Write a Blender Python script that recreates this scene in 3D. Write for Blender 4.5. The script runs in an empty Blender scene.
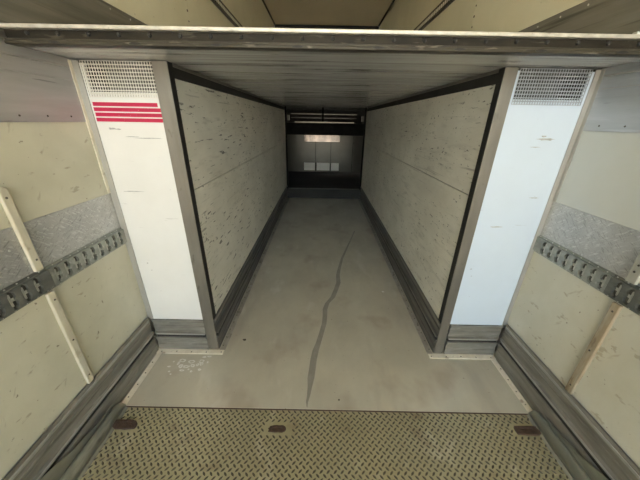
import bpy, bmesh, math, random
from mathutils import Matrix, Vector
random.seed(4)
S = bpy.context.scene
C = S.collection

# ---------------------------------------------------------------- camera
cam = bpy.data.cameras.new('camera')
cam.sensor_width = 36.0
cam.lens = 269.34 / 640 * 36.0
cam.clip_start = 0.02
camo = bpy.data.objects.new('camera', cam)
C.objects.link(camo)
R_ = Vector((0.9998267, 0.0083107, 0.0166604))
U_ = Vector((-0.0185983, 0.4045640, 0.9143206))
F_ = Vector((-0.0008585, 0.9144719, -0.4046484))
M = Matrix.Identity(4)
for i in range(3):
    M[i][0] = R_[i]; M[i][1] = U_[i]; M[i][2] = -F_[i]
M.translation = Vector((-0.0586, 0.0, 1.5464))
camo.matrix_world = M
S.camera = camo

# ---------------------------------------------------------------- world: hazy daylight through the open rear end
w = bpy.data.worlds.new('sky')
S.world = w
w.use_nodes = True
nt = w.node_tree
bg = nt.nodes['Background']
sky = nt.nodes.new('ShaderNodeTexSky')
sky.sky_type = 'NISHITA'
sky.sun_disc = False
sky.sun_elevation = math.radians(48)
sky.sun_rotation = math.radians(70)      # right and behind the camera
sky.altitude = 100
sky.air_density = 1.0
sky.dust_density = 3.0
sky.ozone_density = 1.0
tint = nt.nodes.new('ShaderNodeMix')
tint.data_type = 'RGBA'; tint.blend_type = 'MULTIPLY'
tint.inputs[0].default_value = 1.0
tint.inputs[7].default_value = (1.0, 0.87, 0.70, 1)
nt.links.new(sky.outputs[0], tint.inputs[6])
nt.links.new(tint.outputs[2], bg.inputs['Color'])
bg.inputs['Strength'].default_value = 1.0

# sun on the yard: it comes over the trailer's right side, from ahead, and never shines into the rear opening
sl_ = bpy.data.lights.new('sun', 'SUN')
sl_.energy = 34.0
sl_.angle = math.radians(0.5)
sl_.color = (1.0, 0.93, 0.82)
so_ = bpy.data.objects.new('sun', sl_)
C.objects.link(so_)
so_.location = (8, 3, 9)
so_.rotation_euler = Vector((-0.62, -0.22, -0.75)).to_track_quat('-Z', 'Y').to_euler()

vs = S.view_settings
S.display_settings.display_device = 'sRGB'
vs.view_transform = 'Standard'
vs.look = 'None'
vs.gamma = 1.0
vs.use_curve_mapping = False
vs.exposure = 1.55

# ---------------------------------------------------------------- dimensions (metres)
W = 1.24          # half width of the trailer
WI = 0.795        # half width of the passage between the side boxes
YB = 1.482        # front of the side boxes
YE = 5.74         # end of the passage
YBK = 7.9         # bulkhead
YR = -3.3         # open rear end
HD = 1.79         # underside of the deck
ZR = 3.62         # roof

# ---------------------------------------------------------------- materials
def mat(name, col, col2=None, nscale=(3, 3, 3), rough=0.5, metal=0.0, scuffs=(), bump=0.0, bscale=(60, 60, 60),
        rvar=0.0, contrast=(0.35, 0.65), spec=0.5, cluster=None):
    m = bpy.data.materials.new(name)
    m.use_nodes = True
    t = m.node_tree
    b = t.nodes['Principled BSDF']
    b.inputs['Roughness'].default_value = rough
    b.inputs['Metallic'].default_value = metal
    b.inputs['Specular IOR Level'].default_value = spec
    tc = t.nodes.new('ShaderNodeTexCoord')

    def noise(scale, detail=4, rgh=0.6, off=0.0, rot=0.0):
        mp = t.nodes.new('ShaderNodeMapping')
        mp.inputs['Scale'].default_value = scale
        mp.inputs['Location'].default_value = (off, off * 1.7, off * 0.6)
        src = tc.outputs['Object']
        if rot:
            rm = t.nodes.new('ShaderNodeMapping'); rm.inputs['Rotation'].default_value = (rot, 0, 0)
            t.links.new(src, rm.inputs['Vector']); src = rm.outputs[0]
        n = t.nodes.new('ShaderNodeTexNoise')
        n.inputs['Scale'].default_value = 1.0
        n.inputs['Detail'].default_value = detail
        n.inputs['Roughness'].default_value = rgh
        t.links.new(src, mp.inputs['Vector'])
        t.links.new(mp.outputs[0], n.inputs['Vector'])
        return n

    def ramp(src, a, c):
        r = t.nodes.new('ShaderNodeMapRange')
        r.inputs['From Min'].default_value = a
        r.inputs['From Max'].default_value = c
        t.links.new(src, r.inputs['Value'])
        return r.outputs[0]

    def mix(fac, a, c):
        x = t.nodes.new('ShaderNodeMix'); x.data_type = 'RGBA'
        t.links.new(fac, x.inputs[0])
        for v, s in ((a, 6), (c, 7)):
            if isinstance(v, tuple): x.inputs[s].default_value = v + (1,)
            else: t.links.new(v, x.inputs[s])
        return x.outputs[2]

    if col2 is None: col2 = tuple(c * 0.85 for c in col)
    n0 = noise(nscale, 6)
    out = mix(ramp(n0.outputs[0], *contrast), col, col2)
    for k, (sc, lo, hi, scol, amt, *rt) in enumerate(scuffs):
        n = noise(sc, 3, 0.55, 3.1 + 7.3 * k, rt[0] if rt else 0.0)
        f = ramp(n.outputs[0], lo, hi)
        g = t.nodes.new('ShaderNodeMath'); g.operation = 'MULTIPLY'
        g.inputs[1].default_value = amt
        t.links.new(f, g.inputs[0])
        if cluster:
            cm = t.nodes.new('ShaderNodeMath'); cm.operation = 'MULTIPLY'
            t.links.new(g.outputs[0], cm.inputs[0])
            t.links.new(ramp(noise(cluster, 2, 0.5, 11.0 + k).outputs[0], 0.40, 0.56), cm.inputs[1])
            g = cm
        out = mix(g.outputs[0], out, scol)
    t.links.new(out, b.inputs['Base Color'])
    if rvar:
        r = t.nodes.new('ShaderNodeMapRange')
        r.inputs['From Min'].default_value = 0.3; r.inputs['From Max'].default_value = 0.7
        r.inputs['To Min'].default_value = rough - rvar; r.inputs['To Max'].default_value = rough + rvar
        t.links.new(n0.outputs[0], r.inputs['Value'])
        t.links.new(r.outputs[0], b.inputs['Roughness'])
    if bump:
        n = noise(bscale, 2)
        bp = t.nodes.new('ShaderNodeBump')
        bp.inputs['Strength'].default_value = bump
        bp.inputs['Distance'].default_value = 0.01
        t.links.new(n.outputs[0], bp.inputs['Height'])
        t.links.new(bp.outputs[0], b.inputs['Normal'])
    return m

DK = (0.05, 0.045, 0.04)
MT = {}
MT['cream'] = mat('cream_paint', (0.58, 0.56, 0.44), (0.50, 0.48, 0.365), (3.2, 3.2, 3.2), 0.42,
                  scuffs=[((5, 12, 30), 0.645, 0.70, (0.28, 0.24, 0.17), 0.6), ((30, 34, 34), 0.70, 0.74, (0.16, 0.13, 0.09), 0.8), ((5, 30, 7), 0.66, 0.72, (0.33, 0.29, 0.2), 0.5, 0.5)],
                  bump=0.2, bscale=(10, 10, 10))
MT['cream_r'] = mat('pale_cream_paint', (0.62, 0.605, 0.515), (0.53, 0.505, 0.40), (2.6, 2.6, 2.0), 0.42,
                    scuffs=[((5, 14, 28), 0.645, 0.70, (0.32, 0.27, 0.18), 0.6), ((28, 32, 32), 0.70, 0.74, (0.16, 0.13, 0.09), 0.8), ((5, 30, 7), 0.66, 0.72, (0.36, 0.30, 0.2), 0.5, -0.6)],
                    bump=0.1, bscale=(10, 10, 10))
MT['cream_up'] = mat('upper_cream_brightened', (0.82, 0.79, 0.62), (0.75, 0.72, 0.555), (1.6, 1.6, 1.6), 0.45,  # lighter than the lower cream: extra upper brightness put into the colour
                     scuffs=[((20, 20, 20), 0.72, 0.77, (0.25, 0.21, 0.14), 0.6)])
MT['cream_mid_r'] = mat('cream_paint_cool_light', (0.56, 0.58, 0.55), (0.51, 0.525, 0.49), (2.0, 2.0, 1.6), 0.42,  # bluish cast of the cool right-hand light painted into the cream
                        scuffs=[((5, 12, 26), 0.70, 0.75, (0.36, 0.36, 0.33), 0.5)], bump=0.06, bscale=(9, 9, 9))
MT['alu_top_r'] = mat('aluminium_sheet_cool_light', (0.46, 0.48, 0.50), (0.38, 0.40, 0.41), (3, 1.5, 14), 0.4, 0.5,  # same sheet as on the left, cool upper-right light in its colour
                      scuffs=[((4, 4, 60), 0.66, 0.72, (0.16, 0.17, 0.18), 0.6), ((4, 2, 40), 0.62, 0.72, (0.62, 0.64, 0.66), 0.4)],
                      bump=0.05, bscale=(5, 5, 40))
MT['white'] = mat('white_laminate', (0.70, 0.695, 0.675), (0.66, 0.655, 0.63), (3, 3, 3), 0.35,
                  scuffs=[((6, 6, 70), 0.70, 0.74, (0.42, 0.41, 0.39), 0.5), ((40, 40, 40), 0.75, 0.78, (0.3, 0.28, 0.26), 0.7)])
MT['white_r'] = mat('white_laminate_cool_light', (0.55, 0.63, 0.725), (0.525, 0.60, 0.69), (3, 3, 3), 0.35,  # cool skylight on the right is put into this white
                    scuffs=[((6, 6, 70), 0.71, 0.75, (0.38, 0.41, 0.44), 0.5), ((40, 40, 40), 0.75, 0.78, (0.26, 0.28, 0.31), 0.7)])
MT['ply'] = mat('scuffed_grey_panel', (0.79, 0.77, 0.685), (0.67, 0.65, 0.57), (2, 2.2, 4), 0.36, rvar=0.06, cluster=(2, 1.3, 4),
                scuffs=[((6, 5, 26), 0.55, 0.74, (0.40, 0.38, 0.325), 0.55), ((6, 8, 55), 0.625, 0.67, (0.06, 0.058, 0.05), 0.9),
                        ((26, 30, 50), 0.645, 0.69, (0.05, 0.05, 0.045), 0.85), ((14, 1.4, 90), 0.63, 0.70, (0.26, 0.245, 0.21), 0.7)],
                bump=0.02, bscale=(20, 8, 30))
MT['alu_band'] = mat('scratched_aluminium', (0.52, 0.52, 0.51), (0.42, 0.42, 0.41), (4, 6, 6), 0.36, 0.55,
                     scuffs=[((9, 30, 150), 0.54, 0.66, (0.74, 0.74, 0.72), 0.55, 0.7), ((9, 220, 30), 0.58, 0.68, (0.22, 0.22, 0.21), 0.6, 0.9),
                             ((9, 26, 170), 0.60, 0.70, (0.18, 0.18, 0.17), 0.5, -0.5)],
                     bump=0.15, bscale=(80, 80, 80))
MT['alu_top'] = mat('dull_aluminium_sheet', (0.47, 0.47, 0.46), (0.38, 0.38, 0.37), (3, 1.5, 14), 0.4, 0.5,
                    scuffs=[((4, 4, 60), 0.66, 0.72, (0.16, 0.16, 0.16), 0.6), ((4, 2, 40), 0.62, 0.72, (0.62, 0.62, 0.6), 0.4)],
                    bump=0.05, bscale=(5, 5, 40))
MT['alu_upper'] = mat('worn_aluminium_kick_sheet', (0.29, 0.28, 0.245), (0.17, 0.163, 0.14), (3, 0.8, 14), 0.45, 0.35,
                      scuffs=[((4, 1.2, 40), 0.56, 0.68, (0.10, 0.095, 0.08), 0.8)])
MT['skirt'] = mat('worn_aluminium_skirting', (0.30, 0.285, 0.25), (0.20, 0.188, 0.16), (5, 4, 24), 0.4, 0.35,
                  scuffs=[((3, 3, 70), 0.58, 0.70, (0.12, 0.11, 0.09), 0.7), ((8, 8, 50), 0.62, 0.72, (0.44, 0.42, 0.375), 0.5)])
MT['skirt_in'] = mat('shaded_aluminium_skirting', (0.22, 0.215, 0.195), (0.13, 0.125, 0.115), (5, 2, 30), 0.42, 0.45,  # darker copy of the skirting: dimmer passage light painted in
                     scuffs=[((3, 1.5, 90), 0.55, 0.68, (0.07, 0.065, 0.06), 0.7)])
MT['angle'] = mat('pale_aluminium_angle', (0.84, 0.79, 0.67), (0.70, 0.645, 0.53), (14, 14, 14), 0.42, 0.1,
                  scuffs=[((18, 18, 18), 0.64, 0.72, (0.30, 0.23, 0.16), 0.7)])
MT['angle_in'] = mat('dark_aluminium_angle', (0.44, 0.415, 0.36), (0.30, 0.28, 0.24), (14, 8, 14), 0.45, 0.25,  # darker tone than the angle outside the passage
                     scuffs=[((18, 10, 18), 0.60, 0.70, (0.14, 0.12, 0.095), 0.7)])
MT['post'] = mat('brushed_steel_post', (0.24, 0.222, 0.19), (0.18, 0.166, 0.14), (10, 10, 2), 0.4, 0.55,
                 scuffs=[((20, 20, 8), 0.64, 0.72, (0.11, 0.10, 0.08), 0.6)])
MT['trim'] = mat('corner_aluminium', (0.46, 0.45, 0.42), (0.36, 0.35, 0.325), (10, 10, 2), 0.4, 0.4)
MT['black'] = mat('black_steel', (0.022, 0.021, 0.019), (0.034, 0.032, 0.029), (10, 10, 10), 0.55, spec=0.3)
MT['darkframe'] = mat('dark_frame_steel', (0.006, 0.006, 0.006), (0.01, 0.01, 0.01), (10, 10, 10), 0.8, spec=0.08)
MT['floor'] = mat('worn_floor_sheet', (0.575, 0.54, 0.435), (0.475, 0.44, 0.35), (2.4, 1.6, 2), 0.36, 0.2, rvar=0.08,
                  scuffs=[((5, 1.1, 5), 0.60, 0.78, (0.37, 0.33, 0.275), 0.6), ((7, 3, 7), 0.60, 0.72, (0.66, 0.625, 0.55), 0.5),
                          ((60, 60, 60), 0.70, 0.76, (0.18, 0.14, 0.10), 0.7), ((3.1, 2.6, 2), 0.57, 0.70, (0.38, 0.31, 0.235), 0.6)])
MT['stain'] = mat('wet_dark_stain', (0.255, 0.235, 0.19), (0.32, 0.295, 0.245), (20, 9, 20), 0.3)
MT['residue'] = mat('white_residue', (0.80, 0.78, 0.74), (0.66, 0.64, 0.59), (40, 40, 40), 0.7)
MT['tread'] = mat('dirty_tread_plate', (0.44, 0.405, 0.255), (0.36, 0.325, 0.20), (3, 3, 3), 0.4, 0.35,
                  scuffs=[((8, 5, 8), 0.60, 0.72, (0.58, 0.55, 0.41), 0.6), ((6, 9, 6), 0.60, 0.74, (0.24, 0.18, 0.11), 0.6)])
MT['bars'] = mat('tread_bar_dark_reflection', (0.055, 0.045, 0.025), (0.10, 0.083, 0.05), (6, 6, 6), 0.5, 0.2)  # dark tone stands for the dark passage reflected in bare metal
MT['rust'] = mat('rusted_steel', (0.085, 0.048, 0.030), (0.05, 0.032, 0.022), (50, 50, 50), 0.75, 0.0, bump=0.5, bscale=(120, 120, 120))
MT['pink'] = mat('rust_worn_steel', (0.34, 0.22, 0.19), (0.2, 0.12, 0.1), (60, 60, 60), 0.5, 0.3)
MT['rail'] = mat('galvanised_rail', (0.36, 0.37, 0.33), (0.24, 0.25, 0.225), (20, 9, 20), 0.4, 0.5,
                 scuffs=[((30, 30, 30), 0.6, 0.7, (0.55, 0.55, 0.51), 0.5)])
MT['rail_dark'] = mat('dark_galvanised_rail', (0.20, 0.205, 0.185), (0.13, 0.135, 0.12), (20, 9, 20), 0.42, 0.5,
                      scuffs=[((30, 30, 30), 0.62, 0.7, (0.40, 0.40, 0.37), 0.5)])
MT['rail_up'] = mat('brown_grey_rail', (0.10, 0.09, 0.068), (0.07, 0.063, 0.048), (20, 9, 20), 0.45, 0.3)
MT['rail_light'] = mat('pale_rail_recess', (0.85, 0.82, 0.72), (0.75, 0.72, 0.62), (30, 30, 30), 0.45)
MT['railback'] = mat('rail_recess', (0.07, 0.068, 0.06), (0.12, 0.115, 0.10), (30, 30, 30), 0.6)
MT['railhook'] = mat('rail_keyhole_tab', (0.50, 0.50, 0.45), (0.36, 0.36, 0.32), (30, 30, 30), 0.42, 0.3)
MT['batten'] = mat('cream_batten', (0.58, 0.545, 0.43), (0.50, 0.46, 0.35), (20, 20, 6), 0.45,
                   scuffs=[((25, 25, 14), 0.62, 0.7, (0.33, 0.27, 0.18), 0.5)])
MT['batten_r'] = mat('stained_batten', (0.31, 0.245, 0.16), (0.46, 0.41, 0.31), (30, 30, 5), 0.45, contrast=(0.42, 0.66),
                     scuffs=[((30, 30, 9), 0.60, 0.7, (0.15, 0.095, 0.05), 0.7)])
MT['batten_m'] = mat('metal_batten', (0.50, 0.49, 0.43), (0.40, 0.39, 0.34), (20, 20, 6), 0.4, 0.4)
MT['screw'] = mat('dark_screw', (0.06, 0.05, 0.04), (0.1, 0.08, 0.06), (90, 90, 90), 0.5, 0.4)
MT['rivet'] = mat('bright_rivet', (0.62, 0.62, 0.58), (0.5, 0.5, 0.46), (90, 90, 90), 0.35, 0.5)
MT['grille'] = mat('perforated_sheet', (0.70, 0.68, 0.62), (0.58, 0.56, 0.49), (9, 9, 9), 0.45)
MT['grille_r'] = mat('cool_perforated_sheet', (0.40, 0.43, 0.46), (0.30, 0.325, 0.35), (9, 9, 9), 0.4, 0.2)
MT['red'] = mat('red_tape', (0.50, 0.010, 0.065), (0.43, 0.009, 0.05), (12, 12, 60), 0.4,
                scuffs=[((90, 90, 60), 0.68, 0.73, (0.62, 0.38, 0.42), 0.7)])
MT['deck_under'] = mat('deck_underside', (0.70, 0.70, 0.675), (0.56, 0.56, 0.54), (0.8, 9, 7), 0.26, 0.45,
                       scuffs=[((0.9, 20, 9), 0.50, 0.66, (0.27, 0.265, 0.245), 0.8), ((4, 50, 9), 0.64, 0.70, (0.10, 0.10, 0.09), 0.8)],
                       bump=0.04, bscale=(2, 40, 9))
MT['deck_lip'] = mat('bright_deck_lip', (0.60, 0.575, 0.51), (0.42, 0.395, 0.34), (22, 40, 40), 0.4, 0.3,
                     scuffs=[((50, 60, 60), 0.62, 0.7, (0.25, 0.22, 0.17), 0.6)])
MT['deck_beam'] = mat('brown_deck_beam', (0.030, 0.025, 0.016), (0.016, 0.013, 0.009), (9, 30, 30), 0.6, 0.0, spec=0.2,
                      scuffs=[((10, 40, 60), 0.58, 0.68, (0.085, 0.075, 0.055), 0.7)])
MT['deck_flange'] = mat('worn_deck_flange', (0.055, 0.048, 0.034), (0.033, 0.028, 0.02), (6, 30, 30), 0.5, 0.0, spec=0.3,
                        scuffs=[((12, 60, 60), 0.60, 0.70, (0.20, 0.18, 0.14), 0.6)])
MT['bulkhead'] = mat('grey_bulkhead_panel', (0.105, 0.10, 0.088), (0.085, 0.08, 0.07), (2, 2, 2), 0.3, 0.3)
MT['plate'] = mat('reflection_plate', (0.93, 0.90, 0.87), (0.88, 0.84, 0.81), (3, 3, 3), 0.3)  # white stands for bright reflections on the bulkhead
MT['polished'] = mat('polished_strip', (0.115, 0.10, 0.09), (0.06, 0.056, 0.053), (7, 3, 3), 0.14, 1.0)
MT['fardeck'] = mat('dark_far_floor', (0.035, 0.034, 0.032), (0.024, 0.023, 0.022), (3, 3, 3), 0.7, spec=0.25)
MT['roof'] = mat('roof_sheet', (0.66, 0.58, 0.42), (0.59, 0.52, 0.37), (1.2, 0.7, 2), 0.5)
MT['gutter'] = mat('grey_green_channel', (0.30, 0.295, 0.235), (0.20, 0.198, 0.16), (10, 3, 10), 0.36, 0.35,
                   scuffs=[((20, 4, 20), 0.58, 0.7, (0.42, 0.41, 0.33), 0.6), ((20, 6, 20), 0.64, 0.74, (0.08, 0.07, 0.055), 0.7)])
MT['yard'] = mat('concrete_yard', (0.42, 0.40, 0.36), (0.35, 0.335, 0.30), (0.5, 0.5, 0.5), 0.8)
MT['mark'] = mat('grey_scuff', (0.30, 0.31, 0.30), (0.45, 0.46, 0.46), (60, 60, 60), 0.6)
MT['chip'] = mat('white_chip', (0.8, 0.79, 0.75), (0.7, 0.69, 0.65), (40, 40, 40), 0.5)

# ---------------------------------------------------------------- mesh helpers
class MB:
    def __init__(self): self.v = []; self.f = []
    def add(self, vs, fs):
        n = len(self.v); self.v += [tuple(p) for p in vs]
        self.f += [tuple(i + n for i in q) for q in fs]
        return self
    def box(self, x0, x1, y0, y1, z0, z1):
        if x0 > x1: x0, x1 = x1, x0
        return self.add([(x0, y0, z0), (x1, y0, z0), (x1, y1, z0), (x0, y1, z0), (x0, y0, z1), (x1, y0, z1), (x1, y1, z1), (x0, y1, z1)],
                        [(0, 3, 2, 1), (4, 5, 6, 7), (0, 1, 5, 4), (1, 2, 6, 5), (2, 3, 7, 6), (3, 0, 4, 7)])
    def sweep(self, sections):
        """closed profile rings joined in order, capped"""
        n = len(sections[0]); vs = [p for s in sections for p in s]; fs = []
        for k in range(len(sections) - 1):
            for i in range(n):
                j = (i + 1) % n
                fs.append((k * n + i, k * n + j, (k + 1) * n + j, (k + 1) * n + i))
        fs.append(tuple(range(n))[::-1]); m = (len(sections) - 1) * n
        fs.append(tuple(range(m, m + n)))
        return self.add(vs, fs)
    def dome(self, c, axis, r, h, n=8):
        """rivet or screw head: a low dome standing on c along axis (0,1,2 with sign)"""
        a = Vector(axis).normalized(); e = a.orthogonal().normalized(); g = a.cross(e); c = Vector(c)
        rings = [[c + (e * math.cos(2 * math.pi * i / n) + g * math.sin(2 * math.pi * i / n)) * rr + a * hh for i in range(n)]
                 for rr, hh in ((r, 0), (r * .75, h * .75))]
        vs = rings[0] + rings[1] + [c + a * h]; fs = []
        for i in range(n):
            j = (i + 1) % n
            fs.append((i, j, n + j, n + i)); fs.append((n + i, n + j, 2 * n))
        fs.append(tuple(range(n))[::-1])
        return self.add(vs, fs)
    def build(self, name, m, parent=None, kind=None, bevel=0.0, label=None, smooth=False):
        off = Vector((0, 0, 0))
        if parent is not None:
            q = parent
            while q is not None: off += q.location; q = q.parent
        me = bpy.data.meshes.new(name)
        me.from_pydata([(p[0] - off.x, p[1] - off.y, p[2] - off.z) for p in self.v], [], self.f)
        bm = bmesh.new(); bm.from_mesh(me)
        bmesh.ops.recalc_face_normals(bm, faces=bm.faces)
        bm.to_mesh(me); bm.free()
        if smooth:
            for p in me.polygons: p.use_smooth = True
        me.materials.append(MT[m])
        o = bpy.data.objects.new(name, me); C.objects.link(o)
        if parent is not None: o.parent = parent
        if kind: o['kind'] = kind
        if label: o['label'] = label
        if bevel:
            b = o.modifiers.new('bevel', 'BEVEL'); b.width = bevel; b.segments = 2; b.limit_method = 'ANGLE'
        return o

def box(*a): return MB().box(*a)
def empty(name, loc, label=None, cat=None, group=None, kind=None):
    o = bpy.data.objects.new(name, None); C.objects.link(o); o.location = loc; o.empty_display_size = 0.1
    if label: o['label'] = label
    if cat: o['category'] = cat
    if group: o['group'] = group
    if kind: o['kind'] = kind
    return o
def tag(o, label, cat, group=None):
    o['label'] = label; o['category'] = cat
    if group: o['group'] = group
    return o
def copy_piece(src, loc, parent):
    o = src.copy(); C.objects.link(o); o.parent = parent; o.location = loc
    return o

# ================================================================ SETTING
# ---- unseen ground outside the open rear end, added to bounce daylight in
g = box(-25, 25, -40, YR - 0.02, -1.3, -1.2).build('ground', 'yard', kind='structure')
g['label'] = 'unseen grey concrete yard added outside the open rear end to bounce daylight'

# ---- floor: smooth sheet, tread plate in front, raised floor at the far end
YS = 1.043
floor = box(-W, W, YS, YE, -0.05, 0.0).build('floor', 'floor', kind='structure')
floor['label'] = 'worn grey metal floor with tread plate at the near end'

# dark streak lying on the floor sheet
pts = [(0.468, 3.86), (0.37, 3.50), (0.288, 3.21), (0.215, 2.95), (0.168, 2.71), (0.142, 2.55), (0.140, 2.40), (0.108, 2.27), (0.073, 2.145), (0.018, 2.05),
       (-0.004, 1.96), (-0.006, 1.86), (-0.014, 1.766), (-0.036, 1.66), (-0.058, 1.558), (-0.078, 1.48), (-0.090, 1.40), (-0.096, 1.32), (-0.103, 1.25),
       (-0.107, 1.19), (-0.112, 1.13), (-0.120, 1.085), (-0.118, 1.052)]
mb = MB(); L_ = []; R2 = []
for i, (x, y) in enumerate(pts):
    hw = 0.008 + 0.013 * min(1, i / 5) + random.uniform(-.0025, .0025) - (0.005 * (i - 18) if i > 18 else 0)
    L_.append((x - hw, y)); R2.append((x + hw, y))
n = len(pts)
vs_ = [(a, b, 0.0004) for a, b in L_] + [(a, b, 0.0004) for a, b in R2] + [(a, b, 0.0012) for a, b in L_] + [(a, b, 0.0012) for a, b in R2]
fs_ = []
for i in range(n - 1):
    fs_ += [(2 * n + i, 2 * n + i + 1, 3 * n + i + 1, 3 * n + i), (i, n + i, n + i + 1, i + 1), (i, i + 1, 2 * n + i + 1, 2 * n + i), (n + i, 3 * n + i, 3 * n + i + 1, n + i + 1)]
fs_ += [(0, 2 * n, 3 * n, n), (n - 1, 2 * n - 1, 4 * n - 1, 3 * n - 1)]
mb.add(vs_, fs_).build('stain_streak', 'stain', floor, label='dark wavy streak of dried liquid')

# white residue rings in front of the left box
mb = MB()
def blob(mb, x, y, rx, ry, ring):
    k = 11; o_ = []; i_ = []
    for q in range(k):
        a = 2 * math.pi * q / k; s = random.uniform(.78, 1.2)
        o_.append((x + rx * s * math.cos(a), y + ry * s * math.sin(a)))
        i_.append((x + rx * s * ring * math.cos(a), y + ry * s * ring * math.sin(a)))
    z0, z1 = 0.0003, 0.0011
    v = [(a, b, z1) for a, b in o_] + [(a, b, z1) for a, b in i_] + [(a, b, z0) for a, b in o_] + [(a, b, z0) for a, b in i_]
    f = []
    for q in range(k):
        r_ = (q + 1) % k
        f += [(q, r_, k + r_, k + q), (2 * k + q, 3 * k + q, 3 * k + r_, 2 * k + r_), (q, 2 * k + q, 2 * k + r_, r_), (k + q, k + r_, 3 * k + r_, 3 * k + q)]
    mb.add(v, f)
for x, y, rx, ry, ring in [(-1.005, 1.372, .022, .014, .55), (-.935, 1.362, .024, .013, .6), (-.868, 1.368, .018, .017, .55), (-.86, 1.345, .014, .013, .4), (-.995, 1.325, .016, .016, .3),
                           (-.955, 1.322, .022, .011, .4), (-.915, 1.33, .018, .013, .4), (-.885, 1.338, .012, .012, .3), (-1.02, 1.35, .008, .018, .2), (-.97, 1.29, .02, .008, .3),
                           (-.905, 1.285, .008, .008, .1), (-.855, 1.30, .012, .008, .2), (-.83, 1.41, .016, .006, .2), (-.865, 1.405, .016, .007, .2), (-1.07, 1.32, .012, .006, .2),
                           (-.825, 1.36, .006, .008, .1), (-1.05, 1.28, .008, .006, .1), (-.93, 1.30, .007, .006, .1), (-1.06, 1.36, .006, .006, .1), (-1.03, 1.26, .006, .005, .1)]:
    blob(mb, x, y, rx, ry, ring)
mb.build('white_residue', 'residue', floor, kind='stuff', label='white dried residue rings')

# tread plate with raised lens-shaped bars, in front of the smooth sheet
tread = box(-W, W, YR, YS - 0.003, -0.05, -0.006).build('tread_plate', 'tread', floor, label='dirty olive diamond tread plate')
mb = MB(); q_ = 0.0170; hz = 0.004
sockets = [(-1.115, 0.937), (-0.275, 0.93), (1.105, 0.945)]
ncol = int(2 * 1.172 / q_); nrow = int((YS - .016 - YR) / (2 * q_))
for i in range(ncol + 1):
    x = -1.172 + i * q_
    for j in range(nrow):
        y = YS - 0.016 - 2 * q_ * j - (q_ if i % 2 else 0)
        if any(abs(x - sx) < .075 and abs(y - sy) < .034 for sx, sy in sockets): continue
        a = math.pi / 4 if i % 2 else -math.pi / 4
        c, s = math.cos(a), math.sin(a)
        l, h = 0.0138, 0.0046
        P = [(-l, 0, 0), (-l * .3, -h, 0), (l * .3, -h, 0), (l, 0, 0), (l * .3, h, 0), (-l * .3, h, 0), (-l * .6, 0, hz), (l * .6, 0, hz)]
        mb.add([(x + p[0] * c - p[1] * s, y + p[0] * s + p[1] * c, -0.0061 + p[2]) for p in P],
               [(0, 1, 6), (1, 2, 7, 6), (2, 3, 7), (3, 4, 7), (4, 5, 6, 7), (5, 0, 6)])
mb.build('tread_bars', 'bars', tread, kind='stuff', label='raised crosswise bars of the tread plate')
# rusted sockets in the tread plate
for k, (sx, sy) in enumerate(sockets):
    zt_ = (.006, .001, .006)[k]
    mb = MB(); kk = 18; hx, hy = ((.064, .024), (.048, .018), (.062, .024))[k]
    o_ = []
    for q in range(kk):
        a = 2 * math.pi * q / kk
        cx_, sy_ = math.cos(a), math.sin(a)
        r_ = 1 / max(abs(cx_) ** 5 + abs(sy_) ** 5, 1e-6) ** (1 / 5) * random.uniform(.88, 1.08)
        o_.append((sx + hx * r_ * cx_, sy + hy * r_ * sy_))
    ring_in = [(sx + (a - sx) * .62, sy + (b - sy) * .45) for a, b in o_]
    v = [(a, b, -.006) for a, b in o_] + [(a, b, zt_) for a, b in o_] + [(a, b, zt_) for a, b in ring_in] + [(a, b, zt_ - .004) for a, b in ring_in]
    f = []
    for q in range(kk):
        r_ = (q + 1) % kk
        f += [(q, r_, kk + r_, kk + q), (kk + q, kk + r_, 2 * kk + r_, 2 * kk + q), (2 * kk + q, 2 * kk + r_, 3 * kk + r_, 3 * kk + q)]
    f += [tuple(range(3 * kk, 4 * kk)), tuple(range(kk))[::-1]]
    mb.add(v, f)
    if k == 1: mb.box(sx - .02, sx + .028, sy - .010, sy - .004, -.0045, .0)
    so = mb.build('rusted_socket', 'rust', tread, label='brown rusted socket plate')
# dark joint strip between sheet and tread plate
box(-W + .03, W - .03, YS - .007, YS - .0005, -.02, -.003).build('joint_strip', 'rust', floor)

# raised far floor
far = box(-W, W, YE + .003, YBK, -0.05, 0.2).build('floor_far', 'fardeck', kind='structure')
far['label'] = 'dark raised floor beyond the passage'
box(-WI, WI, YE + .02, YE + .08, .2005, .206).build('floor_nosing', 'bulkhead', far)

# ---- roof and bulkhead
roof = box(-W - .06, W + .06, YR, YBK + .06, ZR, ZR + .06).build('ceiling', 'roof', kind='structure')
roof['label'] = 'beige sheet roof high above the deck'
for s in (-1, 1):
    mb = MB(); mb.box(s * (W - .001), s * (W - .03), YR, YBK, ZR - .02, ZR - .001); mb.build('roof_cove', 'deck_flange', roof)
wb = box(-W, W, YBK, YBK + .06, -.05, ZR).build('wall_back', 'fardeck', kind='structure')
wb['label'] = 'grey front bulkhead at the dark end of the passage'
xs = [-1.2, -0.235, 0.19, 0.80, 1.2]
for a, b in zip(xs[:-1], xs[1:]):
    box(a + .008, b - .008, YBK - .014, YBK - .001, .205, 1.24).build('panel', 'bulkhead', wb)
box(-1.2, 1.2, YBK - .016, YBK - .001, 1.86, 3.55).build('upper_panel', 'cream_up', wb)
for (a, b, c, d, nm) in [(-.545, .425, 1.02, 1.19, 'mirror_strip'), (-.56, -.25, .245, .455, 'reflection_plate'), (-.20, .17, .245, .455, 'reflection_plate'), (.21, .43, .245, .455, 'reflection_plate')]:
    box(a, b, YBK - .022, YBK - .0145, c, d).build(nm, 'polished' if nm == 'mirror_strip' else 'plate', wb)  # plates are painted reflections; the polished strip mirrors the rear opening

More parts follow.
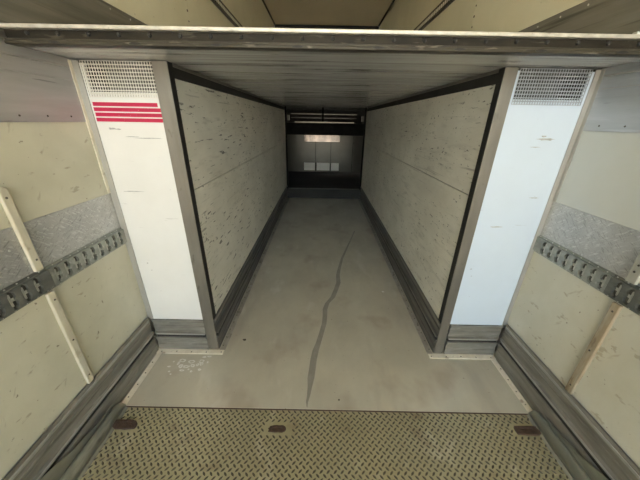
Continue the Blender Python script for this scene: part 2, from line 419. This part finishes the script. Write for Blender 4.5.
# ---- side walls (real panels, bands and battens on a backing sheet)
def rivet_row(mb, s, x, ys, z, r=.005, h=.003):
    for y in ys: mb.dome((s * x, y, z), (-s, 0, 0), r, h)
def frange(a, b, st):
    o_ = []
    while a < b: o_.append(a); a += st
    return o_

BAT = {-1: (0.952, 0.985), 1: (0.944, 0.980)}
for s, nm in ((-1, 'left'), (1, 'right')):
    wall = box(s * (W + .010), s * (W + .06), YR, YBK, -.05, ZR).build('wall_' + nm, 'alu_top', kind='structure')
    wall['label'] = f'{nm} trailer wall of cream panels and aluminium bands'
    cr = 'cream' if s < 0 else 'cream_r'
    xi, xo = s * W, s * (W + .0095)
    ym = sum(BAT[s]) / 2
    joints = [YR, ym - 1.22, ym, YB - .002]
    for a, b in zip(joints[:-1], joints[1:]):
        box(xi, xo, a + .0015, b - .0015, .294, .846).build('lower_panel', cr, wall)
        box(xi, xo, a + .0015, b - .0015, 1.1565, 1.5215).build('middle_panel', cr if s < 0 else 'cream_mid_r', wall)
    box(xi + s * .001, xo, YR, YB - .002, .9535, 1.155).build('scratched_band', 'alu_band', wall, label='scratched bare aluminium band')
    box(xi - s * .003, xo, YR, YB - .002, 1.523, 1.79).build('upper_band', 'alu_top' if s < 0 else 'alu_top_r', wall, label='dull aluminium band under the deck')
    # ledge angle just under the deck
    mb = MB(); mb.box(s * (W - .004), s * (W - .022), YR, YB - .05, 1.752, 1.758); mb.build('band_ridge', 'trim', wall)
    mb = MB(); mb.box(s * (W - .0035), s * (W - .012), YR, YB - .05, 1.700, 1.704); mb.build('band_ridge', 'alu_top', wall)
    # above the deck
    upj = [YR, 0.35, 2.93 - (0 if s < 0 else -.02), 5.4, YBK]
    for a, b in zip(upj[:-1], upj[1:]):
        box(xi, xo, a + .002, b - .002, 2.114, 2.667).build('upper_panel', 'cream_up', wall)
        box(xi, xo, a + .002, b - .002, 2.776, ZR - .022).build('upper_panel', 'cream_up', wall)
        box(xi - s * .002, xo, a + .001, b - .001, 1.80, 2.1125).build('kick_sheet', 'alu_upper', wall, label='streaked dark aluminium kick sheet above the deck')
    # rivets
    mb = MB()
    rivet_row(mb, s, W - .003, [y for y in frange(.2, YB - .05, .118)], 1.546, .004)
    mb.build('rivets', 'screw', wall, kind='stuff')
    mb = MB()
    rivet_row(mb, s, W - .001 if s < 0 else W - .0, frange(.33, YB - .03, .09), 1.138, .0038)
    rivet_row(mb, s, W - .001 if s < 0 else W - .0, frange(.37, YB - .05, .135), 1.055 if s > 0 else 1.075, .0048)
    rivet_row(mb, s, W - .002, frange(.5, 7.5, .17), 2.09, .005)
    mb.build('rivets', 'rivet', wall, kind='stuff')
    mb = MB()
    for k in range(7):
        mb.dome((s * (W - .0002), 2.93 - .02 + (.02 if s > 0 else 0), 2.17 + .075 * k), (-s, 0, 0), .007 + .003 * (k % 2), .004)
    mb.build('seam_rivets', 'rust', wall, kind='stuff')
    # battens over the panel joints
    b0, b1 = BAT[s]
    def batten(y0, y1, z0, z1, m, label, rounded=False):
        mb = MB(); t = s * (W - .016)
        if rounded:
            prof = [(y0, z0), (y1, z0), (y1, z1 - .018)]
            for q in range(7):
                a = math.pi * q / 6; prof.append(((y0 + y1) / 2 + (y1 - y0) / 2 * math.cos(a), z1 - .018 + .018 * math.sin(a)))
            prof.append((y0, z1 - .018)); pr = []
            for p in prof:
                if not pr or (abs(p[0] - pr[-1][0]) + abs(p[1] - pr[-1][1])) > 1e-5: pr.append(p)
            mb.sweep([[(s * (W - .0005), a, b) for a, b in pr], [(t, a, b) for a, b in pr]])
        else:
            mb.box(s * (W - .0005), t, y0, y1, z0, z1)
        o = mb.build('batten', m, wall, bevel=.004, label=label)
        sm = MB()
        k = max(2, int((z1 - z0) / .14))
        for q in range(k):
            sm.dome((t, (y0 + y1) / 2 + random.uniform(-.003, .003), z0 + .05 + (z1 - z0 - .09) * q / (k - 1)), (-s, 0, 0), .0048, .003)
        sm.build('screws', 'screw', o, kind='stuff')
    if s < 0:
        batten(b0, b1, .9545, 1.305, 'batten', 'cream batten with a rounded top end', True)
        batten(b0, b1, .294, .8455, 'batten', 'narrow cream batten below the rail')
    else:
        batten(b0, b1, .294, .8455, 'batten_r', 'brown stained batten below the rail')
        batten(b0 - .004, b1, .9545, 1.075, 'batten_m', 'short grey metal batten above the rail')

    # corner angle where the wall meets the box front
    tr = empty('trim_1' if s < 0 else 'trim_2', (s * W, YB, .29), kind='structure', label=f'pale aluminium corner angle at the {nm} wall')
    box(s * (W - .0005), s * (W - (.034 if s < 0 else .027)), YB - .006, YB - .0015, .27, 1.785).build('front_flange', 'trim', tr)
    box(s * (W - .0005), s * (W - .005), YB - .024, YB - .0065, 1.158, 1.785).build('wall_flange', 'angle' if s < 0 else 'trim', tr)

# ---- skirting profile
PROF = [(0, 0), (.020, 0), (.020, .050), (.016, .054), (.016, .098), (.027, .104), (.027, .120), (.003, .124), (.003, .142), (.024, .147), (.024, .158), (.011, .163), (.011, .205), (.015, .208), (.015, .214), (.011, .217), (.011, .250), (.020, .254), (.020, .268), (0, .268)]
def skirt_along_y(mb, xwall, inward, y0, y1, sc=1.0, z0=0.0):
    P = [(xwall + inward * d, z0 + z * sc) for d, z in PROF]
    mb.sweep([[(x, y0, z) for x, z in P], [(x, y1, z) for x, z in P]])
def skirt_along_x(mb, ywall, x0, x1, sc=1.0):
    P = [(ywall - d, z * sc) for d, z in PROF]
    mb.sweep([[(x0, y, z) for y, z in P], [(x1, y, z) for y, z in P]])
def ribs_along_y(parent, xwall, inward, y0, y1, sc, z0, m):
    box(xwall + inward * .004, xwall + inward * .0215, y0, y1, z0 + .1245 * sc, z0 + .1415 * sc).build('groove_shade', 'black', parent)  # black strip stands for the shade inside the skirting groove
    box(xwall + inward * .0205, xwall + inward * .0265, y0, y1, z0 + .2545 * sc, z0 + .2655 * sc).build('rib', m, parent)
    box(xwall + inward * .0245, xwall + inward * .0300, y0, y1, z0 + .1485 * sc, z0 + .1570 * sc).build('rib', m, parent)
def ribs_along_x(parent, ywall, x0, x1, sc, m):
    box(x0, x1, ywall - .0215, ywall - .004, .1245 * sc, .1415 * sc).build('groove_shade', 'black', parent)  # groove shade again, as a black strip
    box(x0, x1, ywall - .0300, ywall - .0245, .1485 * sc, .1570 * sc).build('rib', m, parent)
def flange_rivets_y(mb, x, ys):
    for y in ys: mb.dome((x + random.uniform(-.004, .004), y, .0045), (0, 0, 1), .0045, .002, 7)

for s, nm in ((-1, 'left'), (1, 'right')):
    mb = MB(); skirt_along_y(mb, s * (W - .0005), -s, YR, YB - .022, .293 / .268, -.004)
    bb = mb.build('baseboard_' + nm, 'skirt', kind='structure')
    bb['label'] = f'ribbed grey aluminium skirting along the {nm} wall'
    ribs_along_y(bb, s * (W - .0005), -s, YR, YB - .034, .293 / .268, -.004, 'trim')
    x0, x1 = s * (W - .0285), s * (W - .060)
    fl = box(x0, x1, YS + .001, YB - .055, .0004, .0045).build('floor_angle', 'angle', bb, label='pale riveted floor strip')
    mb = MB(); flange_rivets_y(mb, s * (W - .042), frange(YS + .05, YB - .07, .085)); mb.build('rivets', 'screw', fl, kind='stuff')

# ================================================================ THINGS
# ---- white side boxes beside the passage
LAB = {-1: 'white side box with four red stripes and a mesh vent on the left', 1: 'white side box tinted for cool light, with plain front and mesh vent on the right'}
def perforated(mb, x0, x1, z0, z1, y0, y1, pitch, pitz, hole, holz):
    nxh = int(round((x1 - x0) / pitch)); nzh = int(round((z1 - z0) / pitz))
    px, pz = (x1 - x0) / nxh, (z1 - z0) / nzh
    gx = [x0]; gz = [z0]
    for i in range(nxh): gx += [x0 + px * (i + .5) - hole / 2, x0 + px * (i + .5) + hole / 2]
    for i in range(nzh): gz += [z0 + pz * (i + .5) - holz / 2, z0 + pz * (i + .5) + holz / 2]
    gx.append(x1); gz.append(z1)
    nX, nZ = len(gx), len(gz)
    v = [(x, y, z) for y in (y0, y1) for z in gz for x in gx]
    f = []
    idx = lambda k, j, i: k * nX * nZ + j * nX + i
    for j in range(nZ - 1):
        for i in range(nX - 1):
            if i % 2 == 1 and j % 2 == 1:
                f += [(idx(0, j, i), idx(0, j, i + 1), idx(1, j, i + 1), idx(1, j, i)), (idx(0, j + 1, i), idx(1, j + 1, i), idx(1, j + 1, i + 1), idx(0, j + 1, i + 1)),
                      (idx(0, j, i), idx(1, j, i), idx(1, j + 1, i), idx(0, j + 1, i)), (idx(0, j, i + 1), idx(0, j + 1, i + 1), idx(1, j + 1, i + 1), idx(1, j, i + 1))]
            else:
                f += [(idx(0, j, i), idx(0, j, i + 1), idx(0, j + 1, i + 1), idx(0, j + 1, i)), (idx(1, j, i), idx(1, j + 1, i), idx(1, j + 1, i + 1), idx(1, j, i + 1))]
    mb.add(v, f)

for s in (-1, 1):
    t = empty('side_box', (s * (W + WI) / 2, YB, 0.0), LAB[s], 'side box', 'white boxes beside the passage')
    xa, xb = s * (WI + .002), s * (W - .002)          # passage edge, wall edge
    # black liner added behind the cladding so the vent holes stay dark
    mb = MB()
    mb.box(s * (WI + .012), s * (W - .002), YB + .20, YB + .22, .02, HD - .004)
    mb.box(s * (WI + .012), s * (W - .002), YB + .012, YE - .02, HD - .012, HD - .003)
    mb.box(s * (WI + .012), s * (WI + .018), YB + .012, YB + .20, 1.50, HD - .0125)
    mb.box(s * (W - .002), s * (W - .008), YB + .012, YB + .20, 1.50, HD - .0125)
    mb.box(s * (WI + .019), s * (W - .009), YB + .012, YB + .20, 1.50, 1.505)
    mb.build('dark_liner', 'black', t)
    # front panel, U-shaped at the top so that the mesh stands in front of an opening
    mb = MB(); xp = s * (WI + .050)
    X0, X1 = (min(xp, xb), max(xp, xb))
    sl, sr = (.050, .012) if s < 0 else (.020, .045)
    mb.box(X0, X1, YB, YB + .010, .2685, 1.658)
    mb.box(X0, X0 + sl, YB, YB + .010, 1.6585, HD - .013)
    mb.box(X1 - sr, X1, YB, YB + .010, 1.6585, HD - .013)
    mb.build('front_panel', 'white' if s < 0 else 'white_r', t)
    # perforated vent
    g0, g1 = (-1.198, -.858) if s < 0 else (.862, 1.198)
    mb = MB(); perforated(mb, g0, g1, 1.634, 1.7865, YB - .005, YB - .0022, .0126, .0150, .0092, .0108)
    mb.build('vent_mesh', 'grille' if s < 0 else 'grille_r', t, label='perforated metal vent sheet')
    # corner post: steel front flange; passage-side return has its shade painted black
    pw = .066 if s < 0 else .054
    box(s * (WI - .006), s * (WI + pw), YB - .0085, YB - .0005, .008, HD - .001).build('corner_post', 'post', t, bevel=.002, label='grey steel corner post')
    box(s * (WI - .006), s * (WI + .001), YB + .0005, YB + .045, .270, HD - .001).build('shaded_post_return', 'black', t, label='corner post return with its shade painted black')
    # passage side: panels in two rows
    zsp = 1.166
    ys_ = [YB + .0455, 2.90, 4.32, YE - .012]
    for a, b in zip(ys_[:-1], ys_[1:]):
        box(s * WI, s * (WI + .010), a + .0016, b - .0016, .2690, zsp - .003).build('side_panel', 'ply', t)
        box(s * WI, s * (WI + .010), a + .0016, b - .0016, zsp + .003, HD - .064).build('side_panel', 'ply', t)
    # dark rail along the top
    box(s * (WI - .004), s * (WI + .010), YB + .0455, YE - .012, HD - .063, HD - .016).build('top_rail', 'black', t, label='black rail under the deck')
    box(s * (WI - .007), s * (WI + .010), YB + .0455, YE - .012, HD - .0155, HD - .002).build('top_bead', 'post', t)
    # end strip
    box(s * (WI - .004), s * (WI + .010), YE - .0115, YE - .002, .27, HD - .002).build('end_strip', 'post', t)
    # skirtings and floor strips
    mb = MB(); skirt_along_x(mb, YB - .0005 + .010, s * (WI + .0665), s * (W - .021), .99); fs = mb.build('front_skirting', 'skirt', t); ribs_along_x(fs, YB + .0095, s * (WI + .067), s * (W - .034), .99, 'trim')
    mb = MB(); skirt_along_y(mb, s * (WI + .010), -s, YB + .003, YE - .002); fs = mb.build('side_skirting', 'skirt_in', t); ribs_along_y(fs, s * (WI + .010), -s, YB + .003, YE - .002, 1.0, 0, 'skirt')
    fl = box(s * (WI - .050), s * (W - .014), YB - .052, YB - .0125, .0004, .0045).build('floor_strip', 'angle', t, label='pale riveted floor strip')
    mb = MB()
    for k in range(5): mb.dome((s * (WI - .035 + .107 * k), YB - .036 + random.uniform(-.003, .003), .0045), (0, 0, 1), .005, .002, 7)
    mb.build('rivets', 'screw', fl, kind='stuff')
    fl = box(s * (WI - .018), s * (WI - .055), YB - .0115, YE - .004, .0004, .0045).build('floor_strip', 'angle_in', t)
    mb = MB(); flange_rivets_y(mb, s * (WI - .030), frange(YB + .03, YE - .05, .085)); mb.build('rivets', 'screw', fl, kind='stuff')
    # small white fasteners on the passage side
    for y in ((2.757, 4.06) if s < 0 else (2.759,)):
        mb = MB(); mb.dome((s * (WI - .0003), y, .452), (-s, 0, 0), .014, .006, 12); o = mb.build('fastener', 'chip', t)
    # scuff marks on the fronts
    def mark(x, z, wdt, hgt, k=12):
        mb = MB(); ring = []
        for q in range(k):
            a = 2 * math.pi * q / k; r_ = random.uniform(.55, 1.15)
            ring.append((x + wdt * r_ * math.cos(a), z + hgt * r_ * math.sin(a)))
        mb.sweep([[(a, YB - .0002, b) for a, b in ring], [(a, YB - .0007, b) for a, b in ring]])
        mb.build('scuff', 'mark', t)
    if s < 0:
        mark(-1.135, 1.492, .022, .006); mark(-1.105, 1.490, .016, .004); mark(-.95, 1.449, .075, .0025); mark(-1.108, 1.167, .060, .003); mark(-1.04, 1.455, .035, .002)
        for k, (a, b) in enumerate([(-1.196, -.876), (-1.198, -.860), (-1.197, -.858), (-1.199, -.857)]):
            z = 1.604 - k * .0235
            box(a, b, YB - .0012, YB - .0002, z - .0088, z + .0088).build('red_stripe', 'red', t)
    else:
        mark(1.09, 1.479, .050, .007); mark(1.075, 1.492, .018, .004); mark(1.132, 1.172, .030, .003); mark(1.05, 1.44, .03, .0025); mark(.97, .995, .035, .004)

# ---- loading deck overhead
YD = 1.19
deck = empty('loading_deck', (0, YD, HD), 'upper loading deck spanning the trailer with a bright front lip and bolted edge', 'deck')
mb = MB(); mb.box(-W + .004, W - .004, YD + .052, YBK - .03, HD + .001, HD + .045); mb.build('deck_sheet', 'deck_under', deck, label='brushed grey underside sheet')
mb = MB(); mb.box(-W + .004, W - .004, YD - .004, YBK - .03, HD + .0455, HD + .0585); mb.build('deck_lip', 'deck_lip', deck, bevel=.003, label='bright worn aluminium lip')
mb = MB(); mb.box(-W + .004, W - .004, YD + .018, YD + .0515, HD + .0175, HD + .045); mb.build('edge_beam', 'deck_beam', deck, label='dark brown edge beam')
mb = MB(); mb.box(-W + .004, W - .004, YD + .006, YD + .0515, HD + .0095, HD + .017)
mb.build('edge_flange', 'deck_flange', deck, bevel=.002)
mb = MB(); mb.box(-W + .004, W - .004, YD + .002, YD + .0515, HD - .002, HD + .009)
mb.build('edge_bead', 'deck_flange', deck, bevel=.003)
# bolts under the lip and oval plugs in the lower bead
mb = MB(); c0 = Vector((-1.151, YD + .0178, HD + .034))
mb.dome(c0, (0, -1, 0), .0085, .010, 6)
b0 = mb.build('bolt', 'black', deck)
base = Vector((-1.151, YD, HD))
for k in range(1, 21):
    copy_piece(b0, (0.1125 * k, 0, 0), deck)
mb = MB(); kk = 12
ring = [(-1.05 + .022 * math.cos(2 * math.pi * q / kk), HD + .0045 + .0038 * math.sin(2 * math.pi * q / kk)) for q in range(kk)]
mb.sweep([[(a, YD + .0022, b) for a, b in ring], [(a, YD - .0012, b) for a, b in ring]])
p0 = mb.build('edge_plug', 'black', deck)
for k in range(1, 8): copy_piece(p0, (0.298 * k, 0, 0), deck)
# small white stop at the right end of the lip
mb = MB(); mb.box(1.06, 1.20, YD + .01, YD + .016, HD + .059, HD + .067); mb.box(1.06, 1.066, YD - .002, YD + .016, HD + .059, HD + .067)
mb.build('end_stop', 'chip', deck, label='small white bracket on the lip')

# ---- lashing rails
def keyhole_cell(mb, s, x, y0, z0, z1, pitch):
    """a rail cell with a keyhole shaped opening: matched outer and inner loops"""
    zc = (z0 + z1) / 2; yc = y0 + pitch / 2; h = (z1 - z0)
    a = .30 * pitch; b = .36 * h
    inner = [(-a * .55, -b), (a * .2, -b), (a * .85, -b * .72), (a * .95, -b * .28), (a * .35, -b * .12), (a * .35, b * .12), (a * .95, b * .28), (a * .85, b * .72),
             (a * .2, b), (-a * .55, b), (-a * .95, b * .45), (-a * .95, -b * .45)]
    ho, wo = h / 2 - .012, pitch / 2
    outer = [(-wo, -ho), (0, -ho), (wo, -ho), (wo, -ho * .45), (wo, -ho * .15), (wo, ho * .15), (wo, ho * .45), (wo, ho), (0, ho), (-wo, ho), (-wo, ho * .4), (-wo, -ho * .4)]
    n = len(inner)
    v = [(x, yc + p, zc + q) for p, q in outer] + [(x, yc + p, zc + q) for p, q in inner] + [(x + s * .011, yc + p * .9, zc + q * .93) for p, q in inner]
    f = []
    for i in range(n):
        j = (i + 1) % n
        f += [(i, j, n + j, n + i), (n + i, n + j, 2 * n + j, 2 * n + i)]
    mb.add(v, f)

def rail(s, y0, y1, z0, z1, label, m='rail', hooks=True, phase=0.0, pitch=.0505, group=None, back='railback'):
    t = empty('lashing_rail', (s * W, (y0 + y1) / 2, z0), label, 'rail', group)
    xf = s * (W - .014)
    mb = MB()
    # flat feet and raised shoulders
    mb.box(s * (W - .0003), s * (W - .003), y0, y1, z0, z0 + .013); mb.box(s * (W - .0003), s * (W - .003), y0, y1, z1 - .013, z1)
    mb.box(s * (W - .0003), xf, y0, y1, z0 + .0105, z0 + .0122); mb.box(s * (W - .0003), xf, y0, y1, z1 - .0122, z1 - .0105)
    k = int((y1 - y0 - 2 * phase) / pitch)
    ya = y0 + phase
    if ya > y0: mb.add([(xf, y0, z0 + .012), (xf, ya, z0 + .012), (xf, ya, z1 - .012), (xf, y0, z1 - .012)], [(0, 1, 2, 3)])
    for i in range(k): keyhole_cell(mb, s, xf, ya + i * pitch, z0, z1, pitch)
    ye = ya + k * pitch
    if ye < y1: mb.add([(xf, ye, z0 + .012), (xf, y1, z0 + .012), (xf, y1, z1 - .012), (xf, ye, z1 - .012)], [(0, 1, 2, 3)])
    for yy in (y0, y1): mb.box(s * (W - .0003), xf, yy - .0006, yy + .0006, z0 + .011, z1 - .011)
    mb.build('rail_face', m, t)
    box(s * (W - .0004), s * (W - .0016), y0 + .002, y1 - .002, z0 + .014, z1 - .014).build('recess', back, t)
    if hooks:
        h = z1 - z0; zc = (z0 + z1) / 2; first = None
        for i in range(k):
            yc = ya + (i + .5) * pitch
            if first is None:
                mb = MB(); mb.box(s * (W - .005), s * (W - .0105), yc - .011, yc - .003, zc - .026, zc + .026); mb.box(s * (W - .005), s * (W - .0105), yc - .0028, yc + .008, zc - .006, zc + .006)
                first = mb.build('slot_tab', 'railhook', t)
            else: copy_piece(first, (0, i * pitch, 0), t)
    if not hooks:
        mb = MB(); zc = (z0 + z1) / 2
        for i in range(k):
            yc = ya + (i + .5) * pitch
            mb.box(s * (W - .0142), s * (W - .0165), yc - .019, yc + .009, zc - .017, zc + .017)
        mb.build('slot_rims', 'rail_light', t, kind='stuff')
    mb = MB()
    for q in frange(y0 + .03, y1 - .01, .045):
        for z in (z0 + .0055, z1 - .0055): mb.dome((s * (W - .003), q, z), (-s, 0, 0), .0038, .0028, 6)
    mb.build('rivets', 'rivet', t, kind='stuff')
    return t
rail(-1, 1.001, YB - .003, .8475, .9525, 'slotted grey lashing rail on the left wall, length ending at the side box', phase=.006, group='lashing rails on the lower walls')
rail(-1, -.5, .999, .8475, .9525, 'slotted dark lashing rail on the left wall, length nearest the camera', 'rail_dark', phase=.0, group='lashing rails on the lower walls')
rail(1, 1.031, YB - .003, .8475, .9525, 'slotted grey lashing rail on the right wall, length ending at the side box', phase=.0, group='lashing rails on the lower walls')
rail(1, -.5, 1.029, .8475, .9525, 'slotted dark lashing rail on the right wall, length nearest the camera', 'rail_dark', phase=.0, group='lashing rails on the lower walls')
for s, nm in ((-1, 'left'), (1, 'right')):
    rail(s, .2, YBK - .05, 2.668, 2.775, f'long dark lashing rail high on the {nm} wall above the deck', 'rail_up', hooks=False, group='lashing rails above the deck', back='rail_light')

# ---- bent edge channels beside the tread plate
for s, nm in ((-1, 'left'), (1, 'right')):
    t = empty('edge_channel', (s * (W - .05), .5, -.006), f'bent grey-green edge channel between tread plate and {nm} skirting', 'channel', 'channels beside the tread plate')
    YQ = [YS + .004, YS - .008, YS - .03, .95, .86, .76, .66, .5, .2, YR]
    mb = MB(); secs = []
    for k, y in enumerate(YQ):
        hh = (.012, .045, .062, .070, .072, .074, .078, .078, .078, .078)[k]
        dd = .015 + .004 * min(1, k / 4) + (.003 if k in (4, 6) else 0)
        cx_ = s * (W - .030 - dd)
        prof = []
        for q in range(9):
            a = math.pi * q / 8
            prof.append((cx_ + s * dd * math.cos(a), y, -.0055 + (hh * math.sin(a) ** .6 if q not in (0, 8) else 0)))
        secs.append(prof)
    mb.sweep(secs); mb.build('bead', 'gutter', t, smooth=True)
    mb = MB(); secs = []
    for k, y in enumerate(YQ[1:]):
        x = s * (W - .062 - .008 * min(1, k / 3))
        secs.append([(x, y, -.0055), (x, y, .004), (x - s * .012, y, -.002), (x - s * .014, y, -.0055)])
    mb.sweep(secs); mb.build('foot', 'gutter', t)
    mb = MB(); secs = []
    for k, y in enumerate(YQ[1:]):
        zt = (.02, .05, .07, .08, .105, .15, .19, .20, .20)[k]; lift = .004 * (k % 3)
        a, b = s * (W - .0285 - lift), s * (W - .0315 - lift)
        secs.append([(a, y, .0), (b - s * .006, y, .0), (b, y, zt * .6), (b + s * .001, y, zt), (a, y, zt)])
    mb.sweep(secs); mb.build('back_flange', 'gutter', t)

# ---- dark frame at the end of the passage
t = empty('passage_frame', (0, YE + .05, .2), 'black steel frame with cross bars at the far end of the passage', 'frame')
for s in (-1, 1):
    box(s * (WI + .0105), s * (WI - .035), YE + .005, YE + .015, .206, HD - .003).build('jamb', 'darkframe', t)
    box(s * (WI - .05), s * (WI - .09), YE + .016, YE + .05, 1.545, 1.64).build('bracket', 'bulkhead', t)
box(-WI + .034, WI - .034, YE + .02, YE + .06, 1.285, 1.50).build('cross_beam', 'darkframe', t)
box(-.60, .56, YE + .012, YE + .0195, 1.510, 1.528).build('edge_bar', 'post', t)
for z in (1.665, 1.597):
    for a, b in ((-.67, -.075), (-.03, .61)):
        box(a, b, YE + .03, YE + .05, z - .005, z + .005).build('bar', 'post' if z > 1.6 else 'bulkhead', t)
box(-.07, -.035, YE + .028, YE + .055, 1.53, HD - .003).build('mullion', 'darkframe', t)

# ---- small chips on the floor
def chip(name, x, y, r, m, label, cat):
    mb = MB(); k = 7
    ring = [(x + r * random.uniform(.6, 1.1) * math.cos(2 * math.pi * q / k), y + r * .6 * random.uniform(.6, 1.1) * math.sin(2 * math.pi * q / k)) for q in range(k)]
    mb.sweep([[(a, b, .0003) for a, b in ring], [(a, b, .004) for a, b in ring]])
    tag(mb.build(name, m), label, cat)
chip('paint_chip', .575, 2.246, .016, 'chip', 'small white chip lying on the floor near the right passage wall', 'chip')
chip('dirt_chip', -.625, 1.574, .016, 'screw', 'small dark dirt chip on the floor beside the left corner post', 'chip')
chip('dirt_chip', .073, 1.102, .008, 'screw', 'tiny dark chip on the floor right of the dark streak', 'chip')
